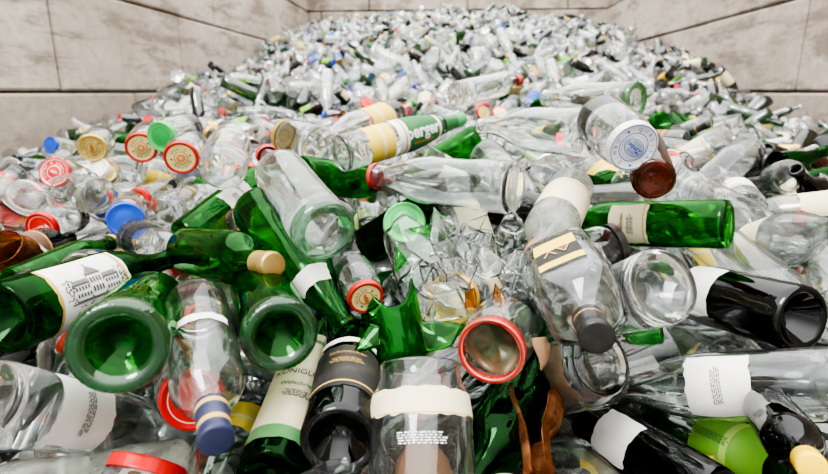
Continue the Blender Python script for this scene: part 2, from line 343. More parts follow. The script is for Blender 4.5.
def bars_geo(w,n,h):
    vs=[];fs=[]; rr=random.Random(n)
    for k in range(n):
        x=-w/2+rr.uniform(0,w*.1); e=w/2-rr.uniform(0,w*.15)
        while x<e:
            l=rr.uniform(.002,.006); quad(vs,fs,x,-k*h*2,min(x+l,e),-k*h*2+h); x+=l+.0015
    return vs,fs
def diamonds_geo(w,n):
    vs=[];fs=[]
    for k in range(n):
        x=-w/2+w*(k+.5)/n; d=w/n*.42; s=len(vs); vs+=[(x-d,0),(x,-d),(x+d,0),(x,d)]; fs.append((s,s+1,s+2,s+3))
    return vs,fs
def wrap(kind,vs,fs,zc,along=False,yo=0):
    o=[]
    for x,y in vs:
        if along: z=zc+x; r=rad_at(kind,z)+.0014; t=-(y+yo)/r
        else: z=zc+y; r=rad_at(kind,z)+.0014; t=x/r
        if kind=='square': o.append((rad_at(kind,z)+.0018,r*t,z))
        else: o.append((r*math.cos(t),r*math.sin(t),z))
    return mkmesh('print',o,fs,False)
def print_mesh(kind,spec):
    key=('t',kind,spec[:3],spec[4:])
    if key in CACHE: return CACHE[key]
    s,size,zc=spec[:3]; along=len(spec)>4; yo=spec[5] if len(spec)>5 else 0
    if s=='@house': g=building_geo(size)
    elif s=='@bars': g=bars_geo(size,5,.0011)
    elif s=='@diamonds': g=diamonds_geo(size,8)
    else: g=text_geo(s,size,.0011 if size>.026 else 0)
    CACHE[key]=wrap(kind,*g,zc,along,yo); return CACHE[key]
def ring_text_geo(s,size,R):
    vs=[];fs=[]; n=len(s)
    for i,c in enumerate(s):
        if c==' ': continue
        if c=='*':
            v=[(-size*.3,0),(0,-size*.3),(size*.3,0),(0,size*.3)]; f=[(0,1,2,3)]
        else: v,f=text_geo(c,size)
        a=-2*math.pi*i/n; ca,sa=math.cos(a),math.sin(a); b=len(vs)
        vs+=[(x*ca-(y+R)*sa,x*sa+(y+R)*ca) for x,y in v]; fs+=[tuple(b+q for q in p) for p in f]
    return vs,fs
def emblem_geo(r):
    vs=[];fs=[]
    for k in range(10):
        a=2*math.pi*k/10; s=len(vs)
        for rr,da in ((.3,0),(.7,.2),(1,0),(.7,-.2)): vs.append((r*rr*math.cos(a+da),r*rr*math.sin(a+da)))
        fs.append((s,s+3,s+2,s+1)[::-1])
    return vs,fs
def crest_geo(r):
    # oval medallion with leafy wreath and ruled lines around a name band
    vs=[];fs=[]
    def ell(a,b,w,n=48):
        for k in range(n):
            t0=2*math.pi*k/n; t1=2*math.pi*(k+1)/n; s=len(vs)
            for t,m in((t0,1),(t1,1),(t1,1-w),(t0,1-w)): vs.append((a*m*r*math.cos(t),b*m*r*math.sin(t)))
            fs.append((s,s+1,s+2,s+3))
    ell(.98,.72,.07); ell(.84,.58,.05)
    def q(x0,y0,x1,y1):
        s=len(vs); vs.extend([(x0*r,y0*r),(x1*r,y0*r),(x1*r,y1*r),(x0*r,y1*r)]); fs.append((s,s+1,s+2,s+3))
    for sg in(-1,1):
        for k in range(4):
            y=sg*(.26+k*.07); h=.62*math.sqrt(max(0,1-(y/.58)**2))
            for i in range(6): x=-h+i*2*h/6; q(x,y-.018,x+h/4,y+.018)
    for k in range(30):
        a=2*math.pi*k/30; s=len(vs)
        for rr,da in((1.02,0),(1.09,.07),(1.18,.05),(1.09,-.05)): vs.append((r*rr*math.cos(a+da),r*(.3+rr*.62)*math.sin(a+da)))
        fs.append((s,s+3,s+2,s+1)[::-1])
    return vs,fs
def lid_print(kind,spec):
    key=('lt',kind,spec[:3])
    if key in CACHE: return CACHE[key]
    s,size,dy=spec[:3]
    if s[0]=='~': g=ring_text_geo(s[1:],size,dy); dy=0
    elif s=='@emblem': g=emblem_geo(size)
    elif s=='@crest': g=crest_geo(size)
    else: g=text_geo(s,size,.0003)
    vs,fs=g; CACHE[key]=mkmesh('print',[(x,y+dy,LEN[kind]+.0014+(.0004 if s[0]=='@' else .0007)) for x,y in vs],fs,False); return CACHE[key]
def foil_mesh(kind,z0):
    key=('f',kind,z0)
    if key in CACHE: return CACHE[key]
    L=LEN[kind]; zs=[z0]+[z for z in OUT[kind][0] if z>z0+.002]
    p=[(rad_at(kind,z)+.0008,z) for z in zs]; p[-1]=(p[-1][0],L+.0005); p.append((p[-1][0]*.85,L+.0012)); p.append((0,L+.0012))
    CACHE[key]=lathe('neck_foil',p,32); return CACHE[key]
def cap_mesh(kind,h=.02):
    key=('c',kind,h)
    if key in CACHE: return CACHE[key]
    L=LEN[kind]; r=rad_at(kind,L-.004)+.0016; z0=L-h
    p=[(r-.001,z0),(r,z0),(r,z0+.003),(r-.0008,z0+.004),(r,z0+.005),(r,L-.001),(r-.001,L+.0008),(r-.003,L+.0014),(0,L+.0014)]
    def kn(r_,z,t): return (r_*(1+.012*math.cos(24*t)) if z0+.005<=z<L else r_),z
    CACHE[key]=lathe('screw_cap',p,96,kn); return CACHE[key]
def lid_mesh(kind):
    key=('lid',kind)
    if key in CACHE: return CACHE[key]
    L=LEN[kind]; r=rad_at(kind,L-.004)+.0022; z0=L-.011
    p=[(r-.001,z0+.0005),(r,z0),(r+.0006,z0+.001),(r,z0+.0022),(r,L-.001),(r-.0008,L+.001),(r-.0022,L+.0018),(r-.004,L+.0014),(r-.006,L+.0004),(r*.5,L+.0004),(r*.45,L+.0009),(0,L+.0009)]
    def kn(r_,z,t): return (r_*(1+.008*math.cos(30*t)) if z0+.002<=z<=L-.001 else r_),z
    CACHE[key]=lathe('metal_lid',p,90,kn); return CACHE[key]
def rim_mesh(kind):
    key=('rim',kind)
    if key in CACHE: return CACHE[key]
    L=LEN[kind]; r=rad_at(kind,L-.004)+.003
    p=[(r-.0015,L-.012),(r,L-.012),(r,L+.001),(r-.001,L+.0024),(r-.003,L+.0026),(r-.005,L+.0016),(r-.0058,L+.0),(r-.0058,L-.008)]
    def kn(r_,z,t): return (r_*(1+.012*math.cos(36*t)) if z<L+.0015 and r_>r-.001 else r_*(1+.014*math.sin(3*t)+.008*math.sin(11*t))),z
    CACHE[key]=lathe('metal_rim',p,108,kn); return CACHE[key]
def inner_mesh(kind):
    key=('inn',kind)
    if key in CACHE: return CACHE[key]
    L=LEN[kind]; r=rad_at(kind,L-.004)-.003
    def kn(r_,z,t): return r_*(1+.10*math.sin(4*t+1)+.05*math.sin(9*t)) if r_<r*.9 else r_,z+.004*math.sin(3*t+2)*(r_/r)
    CACHE[key]=lathe('lid_liner',[(r,L-.014),(r*.85,L-.022),(r*.72,L-.020),(r*.5,L-.026),(0,L-.028)],72,kn); return CACHE[key]
def basecup(kind):
    key=('cup',kind)
    if key in CACHE: return CACHE[key]
    R=RAD[kind]
    def kn(r_,z,t): return r_*(1+.014*math.cos(40*t)) if R*.75<r_<R else r_,z
    CACHE[key]=lathe('thick_base',[(R*.62,.002),(R*.72,-.0025),(R*.8,-.003),(R*.88,-.0035),(R*.96,-.0025),(R+.0008,.003),(R+.0008,.012)],120,kn); return CACHE[key]
def fill_mesh(kind):
    key=('fill',kind)
    if key in CACHE: return CACHE[key]
    def kn(r_,z,t): return r_*(1+.12*math.sin(2*t+z*60)+.06*math.sin(5*t)),z
    R=RAD[kind]*.62; CACHE[key]=lathe('brown_residue',[(0,.03),(R*.7,.032),(R,.05),(R*.95,.08),(R*.8,.112),(R*.4,.128),(0,.132)],36,kn); return CACHE[key]
def setmat(o,m):
    if len(o.data.materials)==0: o.data.materials.append(None)
    o.material_slots[0].link='OBJECT'; o.material_slots[0].material=MATS[m]
def child(par,name,me,mat):
    o=bpy.data.objects.new(name,me); COL.objects.link(o); o.parent=par; setmat(o,mat); return o
GN={'clear_glass':'clear glass','dusty_clear_glass':'dusty clear glass','frosted_glass':'frosted whitish glass','green_glass':'green glass','deep_green_glass':'deep green glass','olive_glass':'dark olive glass','black_glass':'near-black glass','brown_glass':'brown glass','amber_glass':'amber glass'}
def orient(P,a,spin,toward=None):
    z=a.normalized()
    ref=(toward if toward is not None else Vector((0,-.2,1)))
    x=(ref-z*ref.dot(z))
    if x.length<1e-4: x=z.orthogonal()
    x.normalize(); y=z.cross(x)
    M=Matrix((x,y,z)).transposed()
    return M@Matrix.Rotation(spin,3,'Z')
def spawn(kind,glassm,P,a,spin,sr,sl,parts,label,group,toward=None):
    nm,cat=KIND[kind]
    o=bpy.data.objects.new(nm,body_mesh(kind,glassm in REAL)); COL.objects.link(o); setmat(o,glassm)
    M=orient(P,a,spin,toward).to_4x4(); M.translation=P
    o.matrix_world=M@Matrix.Diagonal((sr,sr,sl,1))
    o['label']=label; o['category']=cat; o['group']=group
    for p in parts:
        if p[0]=='label':
            l=child(o,'paper_label',label_mesh(kind,p[1],p[2],p[3]),p[4])
            if len(p)>5:
                for sp in p[5]: child(l,'printed_drawing' if sp[0][0]=='@' else 'lettering',print_mesh(kind,sp),sp[3])
        elif p[0]=='print':
            for sp in p[1]: child(o,'lettering',print_mesh(kind,sp),sp[3])
        elif p[0]=='foil': child(o,'neck_foil',foil_mesh(kind,p[1]),p[2])
        elif p[0]=='base': child(o,'thick_base',basecup(kind),p[1])
        elif p[0]=='fill': child(o,'brown_residue',fill_mesh(kind),'brown_residue')
        elif p[0]=='cap': child(o,'screw_cap',cap_mesh(kind,p[1]),p[2])
        elif p[0]=='rim': r=child(o,'metal_rim',rim_mesh(kind),'worn_red_rim'); child(r,'lid_liner',inner_mesh(kind),'rusty_inner')
        elif p[0]=='lid':
            l=child(o,'metal_lid',lid_mesh(kind),p[1])
            if len(p)>2:
                for sp in p[2]: child(l,'printed_emblem' if sp[0][0]=='@' else 'lettering',lid_print(kind,sp),sp[3])
    return o
def T(*a): return list(a)
HON=T(('@emblem',.0105,0,'ink_red'),('~HONIG * BLÜTEN * ',.0085,.0195,'ink_black'))
GUR=T(('FEIN',.010,0,'ink_red'),('~GURKEN * FEINE * ',.0085,.0195,'ink_black'))
TG='thick_green_glass'
H=[
('wine','green_glass',(116,350),102,(162,288),'b',1,0,[('base',TG)],"green glass wine bottle showing its ribbed round base"),
('burgundy','deep_green_glass',(2,318),74,(172,258),'b',1,12,[('label',.04,.155,150,'white_gold_paper',T(('@house',.085,.098,'ink_grey','z',.012),('HEURIGER',.015,.098,'ink_black','z',-.022),('@bars',.06,.098,'ink_grey','z',-.034)))],"green wine bottle with large white label and engraved building"),
('slim','clear_glass',(-15,400),84,(200,440),'b',1,-10,[('label',.045,.115,120,'white_paper',T(('@bars',.05,.085,'ink_grey'),))],"clear glass bottle with white label on its side"),
('wine','black_glass',(-60,380),58,(58,352),'b',1,0,[('foil',.235,'gold_foil')],"near-black wine bottle with gold neck foil"),
('spirit','clear_glass',(196,300),60,(217,446),'b',-1,0,[('foil',.222,'blue_foil'),('label',.10,.115,100,'white_paper')],"clear slim-necked bottle pointing down with navy gold neck",.86),
('wine','green_glass',(281,337),78,(252,268),'b',1,160,[('base',TG),('label',.10,.17,150,'brown_paper')],"green wine bottle with brown label showing its base"),
('wine','black_glass',(339,444),82,(356,318),'b',1,-5,[('label',.04,.13,130,'black_paper',T(('Schmecker',.010,.112,'ink_gold'),('@bars',.04,.098,'ink_gold'))),('label',.14,.152,110,'white_gold_paper')],"near-black wine bottle with black and gold label"),
('burgundy','green_glass',(258,208),54,(350,332),'b',-1,0,[('label',.20,.225,120,'white_paper')],"large green wine bottle pointing down with white neck label"),
('spirit','clear_glass',(325,232),64,(266,154),'b',1,0,[('base','thick_pale_green_glass'),('cap',.012,'red_foil')],"clear bottle with thick green base and red cap"),
('wine','green_glass',(186,240),42,(292,158),'b',1,0,[('label',.09,.15,100,'white_paper',T(('QUALITÄT',.010,.13,'ink_black'),('@bars',.03,.118,'ink_grey')))],"green wine bottle with white label lying diagonally"),
('slim','deep_green_glass',(268,486),78,(332,300),'b',1,0,[('label',.02,.20,150,'cream_green_paper',T(('KÖNIGLOVEC',.012,.12,'ink_black'),('Welschriesling',.009,.10,'ink_green'),('@bars',.04,.088,'ink_grey')))],"green wine bottle with cream and green label"),
('big_jar','clear_glass',(424,600),114,(420,368),'b',1,0,[('fill',),('label',.146,.170,220,'cream_paper'),('print',T(('@bars',.05,.13,'ink_white'),))],"large clear jar with cream band and brown residue inside"),
('jar','clear_glass',(512,316),66,(491,351),'m',1,0,[('rim',)],"broken jar with open worn red metal rim"),
('square','clear_glass',(563,264),66,(596,336),'b',-1,0,[('label',.02,.115,60,'yellow_black_paper',T(('AV',.026,.07,'ink_gold'),)),('foil',.162,'black_foil')],"square clear liquor bottle with yellow black label and cap"),
('burgundy','clear_glass',(668,284),84,(545,325),'b',1,0,[],"large clear round bottle lying on amber fragments"),
('sparkling','black_glass',(803,320),70,(640,276),'b',1,10,[('label',.11,.17,110,'white_paper')],"near-black bottle with torn white label lying sideways"),
('burgundy','clear_glass',(852,384),76,(588,388),'b',1,0,[('label',.09,.16,110,'white_paper',T(('@bars',.05,.13,'ink_grey'),))],"clear wine bottle with whitish label lying sideways"),
('slim','deep_green_glass',(812,486),66,(622,396),'b',1,0,[('label',.03,.20,190,'green_paper',T(('@bars',.06,.11,'ink_green','z'),))],"green bottle with light green label lying diagonally"),
('wine','black_glass',(716,502),70,(556,398),'b',1,0,[('label',.10,.16,100,'white_paper')],"near-black wine bottle lying beside green labelled bottle"),
('spirit','clear_glass',(560,474),40,(720,465),'b',-1,0,[('cap',.035,'gold_foil'),('label',.05,.16,150,'yellow_paper')],"clear bottle with gold and white screw cap",.72),
('wine','black_glass',(768,408),44,(812,467),'b',-1,0,[('cap',.03,'yellow_cap')],"near-black bottle with yellow cap pointing down",.66),
('jar','clear_glass',(352,268),36,(366,298),'m',1,0,[('lid','gold_red_lid',GUR)],"small jar with gold printed lid turned outward",.62),
('burgundy','clear_glass',(604,134),50,(480,126),'b',1,0,[],"large clear wine bottle lying sideways"),
('wine','green_glass',(730,224),50,(548,224),'b',1,0,[('label',.11,.17,110,'cream_paper',T(('Weißwein',.009,.15,'ink_black'),('@bars',.035,.14,'ink_grey')))],"green wine bottle with small cream label lying sideways"),
('juice','clear_glass',(516,188),54,(374,176),'b',1,0,[('cap',.008,'red_foil')],"clear bottle with red ring cap lying sideways"),
('jar','clear_glass',(600,118),50,(633,147),'m',1,0,[('lid','blue_white_lid',T(('@crest',.017,0,'ink_blue'),('Zimbo',.0095,0,'ink_blue'),('~ZIMBO * QUALITÄT * ',.0075,.0265,'ink_blue')))],"clear jar with blue and white printed lid"),
('beer','brown_glass',(654,181),44,(640,130),'b',1,0,[],"brown bottle with its round base outward"),
('slim','clear_glass',(340,154),38,(462,119),'b',1,0,[('label',.12,.25,200,'green_white_paper',T(('perger',.036,.185,'ink_white','z'),('@diamonds',.06,.185,'ink_orange','z',-.022))),('label',.05,.11,160,'yellow_paper'),('foil',.262,'green_foil')],"clear bottle with green and white label and green cap"),
('spirit','frosted_glass',(572,188),44,(536,256),'b',-1,0,[('cap',.02,'rust'),('label',.06,.15,180,'cream_paper')],"frosted bottle with rusty cap pointing down"),
('juice','clear_glass',(636,100),36,(545,98),'b',1,0,[('base',TG)],"clear bottle with greenish base lying sideways"),
('jar','clear_glass',(190,144),33,(181,158),'m',1,0,[('lid','gold_red_lid',HON)],"clear jar with gold and red printed lid"),
('jar','clear_glass',(150,136),30,(141,148),'m',1,20,[('lid','gold_red_lid',HON)],"clear jar with gold and red printed lid"),
('jar','clear_glass',(102,138),27,(92,148),'m',1,50,[('lid','gold_lid',GUR)],"clear jar with gold lid"),
('jar','clear_glass',(82,182),30,(54,172),'m',1,0,[('lid','red_white_lid',T(('~KONFITÜRE * EXTRA * ',.0085,.022,'ink_white'),('FEIN',.008,0,'ink_white')))],"clear jar with red and white lid"),
('jar','clear_glass',(76,214),34,(40,229),'m',1,0,[('lid','red_lid',T(('EXTRA',.013,0,'ink_white'),))],"clear jar with red lid turned outward"),
('tall_jar','clear_glass',(175,190),26,(138,201),'m',1,0,[('lid','red_lid')],"tall clear jar with red lid"),
('jar','clear_glass',(75,150),17,(50,145),'m',1,0,[('lid','blue_lid')],"small clear jar with blue lid"),
('jar','clear_glass',(190,128),31,(161,137),'m',1,0,[('lid','green_lid')],"clear jar with bright green plastic lid"),
('juice','clear_glass',(395,115),32,(322,140),'b',-1,0,[('label',.05,.13,160,'yellow_paper')],"clear bottle with yellow label"),
('jar','clear_glass',(222,172),46,(232,140),'b',1,0,[],"clear jar showing its round base"),
('jar','clear_glass',(320,146),40,(285,136),'b',1,0,[('lid','gold_lid')],"clear jar showing its round base with gold lid"),
('wine','green_glass',(190,250),46,(272,265),'b',-1,0,[('foil',.26,'gold_foil')],"green bottle with gold capped neck"),
('tall_jar','clear_glass',(132,235),42,(190,262),'b',-1,0,[('lid','red_foil')],"tall clear jar with red lid edge"),
('jar','clear_glass',(100,196),38,(62,190),'b',1,0,[],"clear squat jar lying sideways"),
('jar','clear_glass',(160,215),36,(190,200),'b',1,0,[('lid','gold_lid')],"clear squat jar with gold lid lying sideways"),
('jar','clear_glass',(28,195),36,(10,215),'b',1,0,[('lid','red_lid')],"clear squat jar with red lid"),
('jar','clear_glass',(215,210),36,(190,190),'b',1,0,[],"clear squat jar between bottles"),
('tumbler','clear_glass',(372,228),34,(370,193),'b',1,0,[],"fluted clear drinking glass"),
('big_jar','deep_green_glass',(440,228),44,(440,262),'b',-1,0,[('label',.06,.14,120,'dark_green_paper')],"dark green jar standing in crushed glass"),
('spirit','clear_glass',(400,300),48,(455,232),'b',1,0,[('label',.06,.14,140,'dark_green_paper',T(('NATUR',.012,.10,'ink_white'),))],"clear bottle with green printed label, half crushed"),
('sparkling','black_glass',(775,166),34,(676,150),'b',1,0,[('foil',.20,'gold_foil')],"dark sparkling wine bottle with gold neck foil"),
('sparkling','deep_green_glass',(742,184),32,(828,150),'b',1,0,[],"dark green sparkling wine bottle"),
('burgundy','dusty_clear_glass',(745,250),46,(850,222),'b',-1,0,[('label',.06,.14,150,'cream_paper')],"clear bottle with cream label lying sideways"),
('juice','clear_glass',(790,176),34,(740,190),'b',1,0,[],"clear bottle lying sideways"),
('wine','black_glass',(-10,262),42,(70,238),'b',1,0,[('label',.06,.14,150,'brown_paper')],"dark wine bottle with brown label"),
('slim','clear_glass',(118,330),50,(166,268),'b',1,0,[('foil',.25,'gold_foil'),('label',.08,.17,140,'white_paper')],"clear bottle with gold foiled neck"),
('juice','clear_glass',(250,420),62,(190,520),'b',-1,0,[('label',.05,.14,160,'yellow_paper'),('cap',.02,'yellow_cap')],"clear bottle with yellow label between others"),
('spirit','clear_glass',(140,500),60,(-20,490),'b',1,0,[],"clear liquor bottle lying sideways"),
('slim','olive_glass',(395,350),46,(330,250),'b',1,0,[],"dark olive wine bottle behind broken green glass"),
('burgundy','clear_glass',(500,245),44,(600,262),'b',1,0,[],"clear bottle among crushed glass"),
('spirit','clear_glass',(455,95),26,(520,80),'b',1,0,[('cap',.02,'red_foil')],"clear bottle with red cap"),
('wine','green_glass',(300,175),40,(392,185),'b',1,0,[('foil',.23,'red_foil')],"green bottle under clear bottles"),
('jar','frosted_glass',(622,190),34,(590,165),'b',1,0,[('label',.02,.08,170,'yellow_paper')],"jar with yellow label"),
('juice','clear_glass',(800,285),44,(700,300),'b',1,0,[('label',.05,.13,150,'white_paper')],"clear bottle with white label under dark bottle"),
('wine','green_glass',(655,462),50,(540,420),'b',1,0,[],"green wine bottle between labelled bottles"),
('juice','clear_glass',(712,192),38,(650,210),'b',1,0,[],"clear bottle lying sideways"),
('wine','deep_green_glass',(640,500),60,(470,470),'b',1,0,[],"deep green wine bottle low in the heap"),
('wine','brown_glass',(500,500),60,(480,400),'b',1,0,[('label',.06,.14,150,'cream_paper')],"brown wine bottle between broken pieces"),
('wine','olive_glass',(100,420),56,(180,380),'b',1,0,[],"dark olive wine bottle under clear bottle"),
('wine','green_glass',(620,350),50,(700,345),'b',1,0,[],"green wine bottle under clear bottles"),
('burgundy','dusty_clear_glass',(440,460),56,(520,430),'b',1,0,[],"dusty clear bottle low among broken pieces"),
('slim','black_glass',(850,420),48,(730,430),'b',1,0,[],"slim dark bottle under clear labelled bottle"),
('wine','dusty_clear_glass',(660,430),48,(780,440),'b',1,0,[],"dusty clear bottle low in the heap"),
]
class It: pass
items=[]
def samples(kind,sr,sl):
    L=LEN[kind]*sl; ts=[];rs=[]; z=RAD[kind]*sr*.85
    while True:
        r=rad_at(kind,min(z/sl,LEN[kind]))*sr
        ts.append(z); rs.append(r*.96)
        z+=max(r*.8,.012)
        if z>L-rs[-1]*.3: break
    return ts,rs
for h in H:
    kind,gl,b,w,m_,anc,far,spin,parts,lab=h[:10]; sc=h[10] if len(h)>10 else 1.0
    R=RAD[kind] if anc=='b' else (rad_at(kind,LEN[kind]-.004)+.002)
    z1=F*2*R*sc/w; A,B=(b,m_) if anc=='b' else (m_,b)
    d1=ray(*A); d2=ray(*B); P1=CAM+d1*z1; L=LEN[kind]*sc
    a_=d2.dot(d2); b_=-2*z1*d1.dot(d2); c_=z1*z1*d1.dot(d1)-L*L; D=b_*b_-4*a_*c_
    z2=(-b_+far*math.sqrt(D))/(2*a_) if D>0 else -b_/(2*a_)
    P2=CAM+d2*z2; base,mouth=(P1,P2) if anc=='b' else (P2,P1)
    it=It(); it.kind=kind; it.g=gl; it.P=base; it.a=(mouth-base).normalized(); it.sl=sc*min(1.12,max(.9,(mouth-base).length/L)); it.sr=sc
    it.spin=math.radians(spin); it.parts=parts; it.lab=lab; it.hero=True; it.group=None
    items.append(it)
# ---------------------------------------------------------------- fillers
paper_l=['white_paper','white_gold_paper','cream_paper','cream_green_paper','yellow_paper','dark_green_paper','brown_paper','blue_paper','white_brown_paper','green_paper','red_paper']
pname={'white_paper':'white','white_gold_paper':'white and gold','cream_paper':'cream','cream_green_paper':'cream and green','yellow_paper':'yellow','dark_green_paper':'green and white','brown_paper':'brown','blue_paper':'blue','white_brown_paper':'white and brown','green_paper':'light green','red_paper':'red'}
def filler(x,y,zz):
    it=It()
    if x<-.25 and y<2.4: ks=['jar']*8+['tall_jar']*3+['juice','spirit','wine','slim','beer']
    elif x>.6 : ks=['wine','wine','burgundy','sparkling','slim','spirit','juice','beer','jar']
    else: ks=['wine','burgundy','slim','spirit','spirit','juice','juice','beer','jar','jar','tall_jar','tumbler']
    k=random.choice(ks); it.kind=k
    if k in('jar','tall_jar','tumbler','juice','spirit'): g=random.choices(['clear_glass','dusty_clear_glass','frosted_glass','amber_glass'],[8,2,.3,.2])[0]
    elif k=='sparkling': g=random.choice(['deep_green_glass','olive_glass','black_glass'])
    elif k=='beer': g=random.choice(['brown_glass','brown_glass','green_glass','clear_glass'])
    else: g=random.choices(['clear_glass','dusty_clear_glass','green_glass','deep_green_glass','olive_glass','black_glass'],[6,1.5,2.2,1.4,.8,1.3])[0]
    it.g=g; it.parts=[]; desc=''
    if k in('jar','tall_jar'):
        if random.random()<.7:
            l=random.choice(['gold_lid','gold_red_lid','gold_red_lid','red_lid','red_lid','white_lid','blue_lid','green_lid','black_lid','red_white_lid'])
            it.parts.append(('lid',l)); desc+=' with '+l.replace('_lid','').replace('_',' and ')+' lid'
        if random.random()<.2:
            p=random.choice(paper_l); z0=.02 if k=='jar' else .03; z1=.08 if k=='jar' else .11
            it.parts.append(('label',z0,z1,170,p)); desc+=(' and ' if desc else ' with ')+pname[p]+' label'
    elif k!='tumbler':
        if random.random()<.45:
            p=random.choice(paper_l); L=LEN[k]; it.parts.append(('label',round(L*.2,3),round(L*.46,3),150,p)); desc+=' with '+pname[p]+' label'
        v=random.random()
        if k in('wine','burgundy','slim','sparkling') and v<.4:
            p=random.choice(['gold_foil','white_foil','black_foil','red_foil','green_foil']); it.parts.append(('foil',round(LEN[k]*.78,3),p)); desc+=(', ' if desc else ' with ')+p.replace('_foil','')+' foil'
        elif k in('spirit','juice','beer') and v<.5:
            p=random.choice(['gold_foil','white_cap','black_cap','red_foil','yellow_cap','green_foil']); it.parts.append(('cap',.02 if k!='beer' else .008,p)); desc+=(', ' if desc else ' with ')+p.split('_')[0]+' cap'
    lab=GN[g]+' '+KIND[k][1]+desc
    if len(lab.split())>12: lab=GN[g].replace(' glass','')+' '+KIND[k][1]+desc
    if len(lab.split())>12: lab=lab.replace('wine bottle','bottle')
    if len(lab.split())<=8: lab+=' in the heap'
    it.lab=lab
    it.sr=it.sl=1.0
    az=random.uniform(0,2*math.pi); el=random.uniform(-.45,.45)
    sl=math.atan2(float(surf(x,y+.1)-surf(x,y-.1)),.2)
    a=Vector((math.cos(az)*math.cos(el),math.sin(az)*math.cos(el),math.sin(el)+math.sin(az)*math.sin(sl)))
    if k in('jar','tall_jar') and random.random()<.5:
        a=Vector((random.uniform(-.6,.6),-random.uniform(.5,1),random.uniform(.1,.8)))
    it.a=a.normalized(); it.P=Vector((x,y,zz))-it.a*(LEN[k]/2)
    it.spin=random.uniform(0,6.28) ; it.hero=False; it.group='discarded glass containers in the heap'
    return it
cnt=0; pts=[]; tries=0
while cnt<380 and tries<20000:
    tries+=1
    y=.30+2.95*random.random()**.85; x=random.uniform(-1,1)*(.75*y+.12)-.065*y
    dmin=.082 if y<1.2 else .10
    if any((x-p[0])**2+(y-p[1])**2<dmin*dmin for p in pts): continue
    pts.append((x,y)); s=float(surf(x,y)); off=-.10 if y<1.0 else (-.05 if y<1.6 else -.01)
    items.append(filler(x,y,s+off)); cnt+=1
# ---------------------------------------------------------------- relax
n=len(items)
for it in items: it.ts,it.rs=samples(it.kind,it.sr,it.sl)
own=np.concatenate([[i]*len(it.ts) for i,it in enumerate(items)]); T_=np.concatenate([it.ts for it in items]); R_=np.concatenate([it.rs for it in items])
P=np.array([it.P for it in items]); A=np.array([it.a for it in items]); Lh=np.array([LEN[it.kind]*it.sl for it in items])
hero=np.array([it.hero for it in items]); C0=P+A*Lh[:,None]/2
prio=np.array([1.0/(1+i*.25) if it.hero else 0 for i,it in enumerate(items)])
P0=P.copy(); camv=np.array(CAM)
rd=C0-camv; rd/=np.linalg.norm(rd,axis=1)[:,None]
lo=np.full(n,-.02); hi=np.where(np.arange(n)<25,.035,.09)
for itn in range(90):
    S=P[own]+A[own]*T_[:,None]
    if itn%8==0:
        C=P+A*Lh[:,None]/2
        d=np.linalg.norm(C[:,None]-C[None],axis=2); reach=(Lh[:,None]+Lh[None])/2+.1
        pi,pj=np.where(np.triu(d<reach,1))
        idx=[np.where(own==k)[0] for k in range(n)]
        I=[];J=[]
        for a_,b_ in zip(pi,pj):
            g=np.meshgrid(idx[a_],idx[b_],indexing='ij'); I.append(g[0].ravel()); J.append(g[1].ravel())
        I=np.concatenate(I); J=np.concatenate(J)
    D=S[I]-S[J]; dist=np.linalg.norm(D,axis=1)+1e-9; pen=R_[I]+R_[J]-dist; k=pen>0
    Ik,Jk=I[k],J[k]; nn=D[k]/dist[k][:,None]; pk=pen[k][:,None]
    oi,oj=own[Ik],own[Jk]
    wi=np.where(hero[oi],np.where(hero[oj],prio[oj]/(prio[oi]+prio[oj]+1e-9),.08),np.where(hero[oj],.92,.5))[:,None]
    mv=np.zeros((n,3)); ct=np.zeros(n); tq=np.zeros((n,3))
    fi=nn*pk*wi; fj=-nn*pk*(1-wi)
    np.add.at(mv,oi,fi); np.add.at(mv,oj,fj); np.add.at(ct,oi,1); np.add.at(ct,oj,1)
    C=P+A*Lh[:,None]/2
    np.add.at(tq,oi,np.cross(S[Ik]-C[oi],fi)); np.add.at(tq,oj,np.cross(S[Jk]-C[oj],fj))
    c=np.maximum(ct,1)[:,None]; mv=mv/np.sqrt(c)*.8; tq=tq/c
    mvh=(mv*rd).sum(1)[:,None]*rd
    mv=np.where(hero[:,None],mvh,mv)
    tgt=surf(C[:,0],C[:,1])-.05; dz=np.clip((tgt-C[:,2])*.06,-.004,.002); dz[hero]=0; mv[:,2]+=dz
    l=np.linalg.norm(mv,axis=1); f=np.where(l>.015,.015/np.maximum(l,1e-9),1); P=P+mv*f[:,None]
    hd=((P-P0)*rd).sum(1); hc=np.clip(hd,lo,hi); P=np.where(hero[:,None],P0+rd*hc[:,None],P)
    dA=np.cross(tq/(Lh[:,None]**2/12),A)*.5; dA[hero]=0
    Cn=P+A*Lh[:,None]/2; A=A+np.clip(dA,-.1,.1); A/=np.linalg.norm(A,axis=1)[:,None]; P=np.where(hero[:,None],P,Cn-A*Lh[:,None]/2)
# ---------------------------------------------------------------- leave out loose items that bury the main bottles
S=P[own]+A[own]*T_[:,None]
pr=np.array([project(Vector(s)) or (9999,9999,.01) for s in S])
main=(own<48)
hp=pr[main]; hr=R_[main]; keep=[True]*n
for i in range(n):
    if hero[i]: continue
    q=pr[idx[i]]; rr=R_[idx[i]]; bad=0
    if q[:,2].min()<.33: keep[i]=False; continue
    for k_ in range(len(q)):
        dd=np.hypot(hp[:,0]-q[k_,0],hp[:,1]-q[k_,1]); rad=F*(hr/hp[:,2])+F*rr[k_]/q[k_,2]*.5
        if np.any((dd<rad*.85)&(q[k_,2]<hp[:,2]-.02)): bad+=1
    if bad>=max(2,.2*len(q)): keep[i]=False
for i,it in enumerate(items):
    if not keep[i]: continue
    Pv=Vector(P[i]); Av=Vector(A[i]); tw=(CAM-(Pv+Av*Lh[i]/2)) if it.hero else None
    spawn(it.kind,it.g,Pv,Av,it.spin,it.sr,it.sl,it.parts,it.lab,it.group or 'discarded glass containers in the heap',tw)
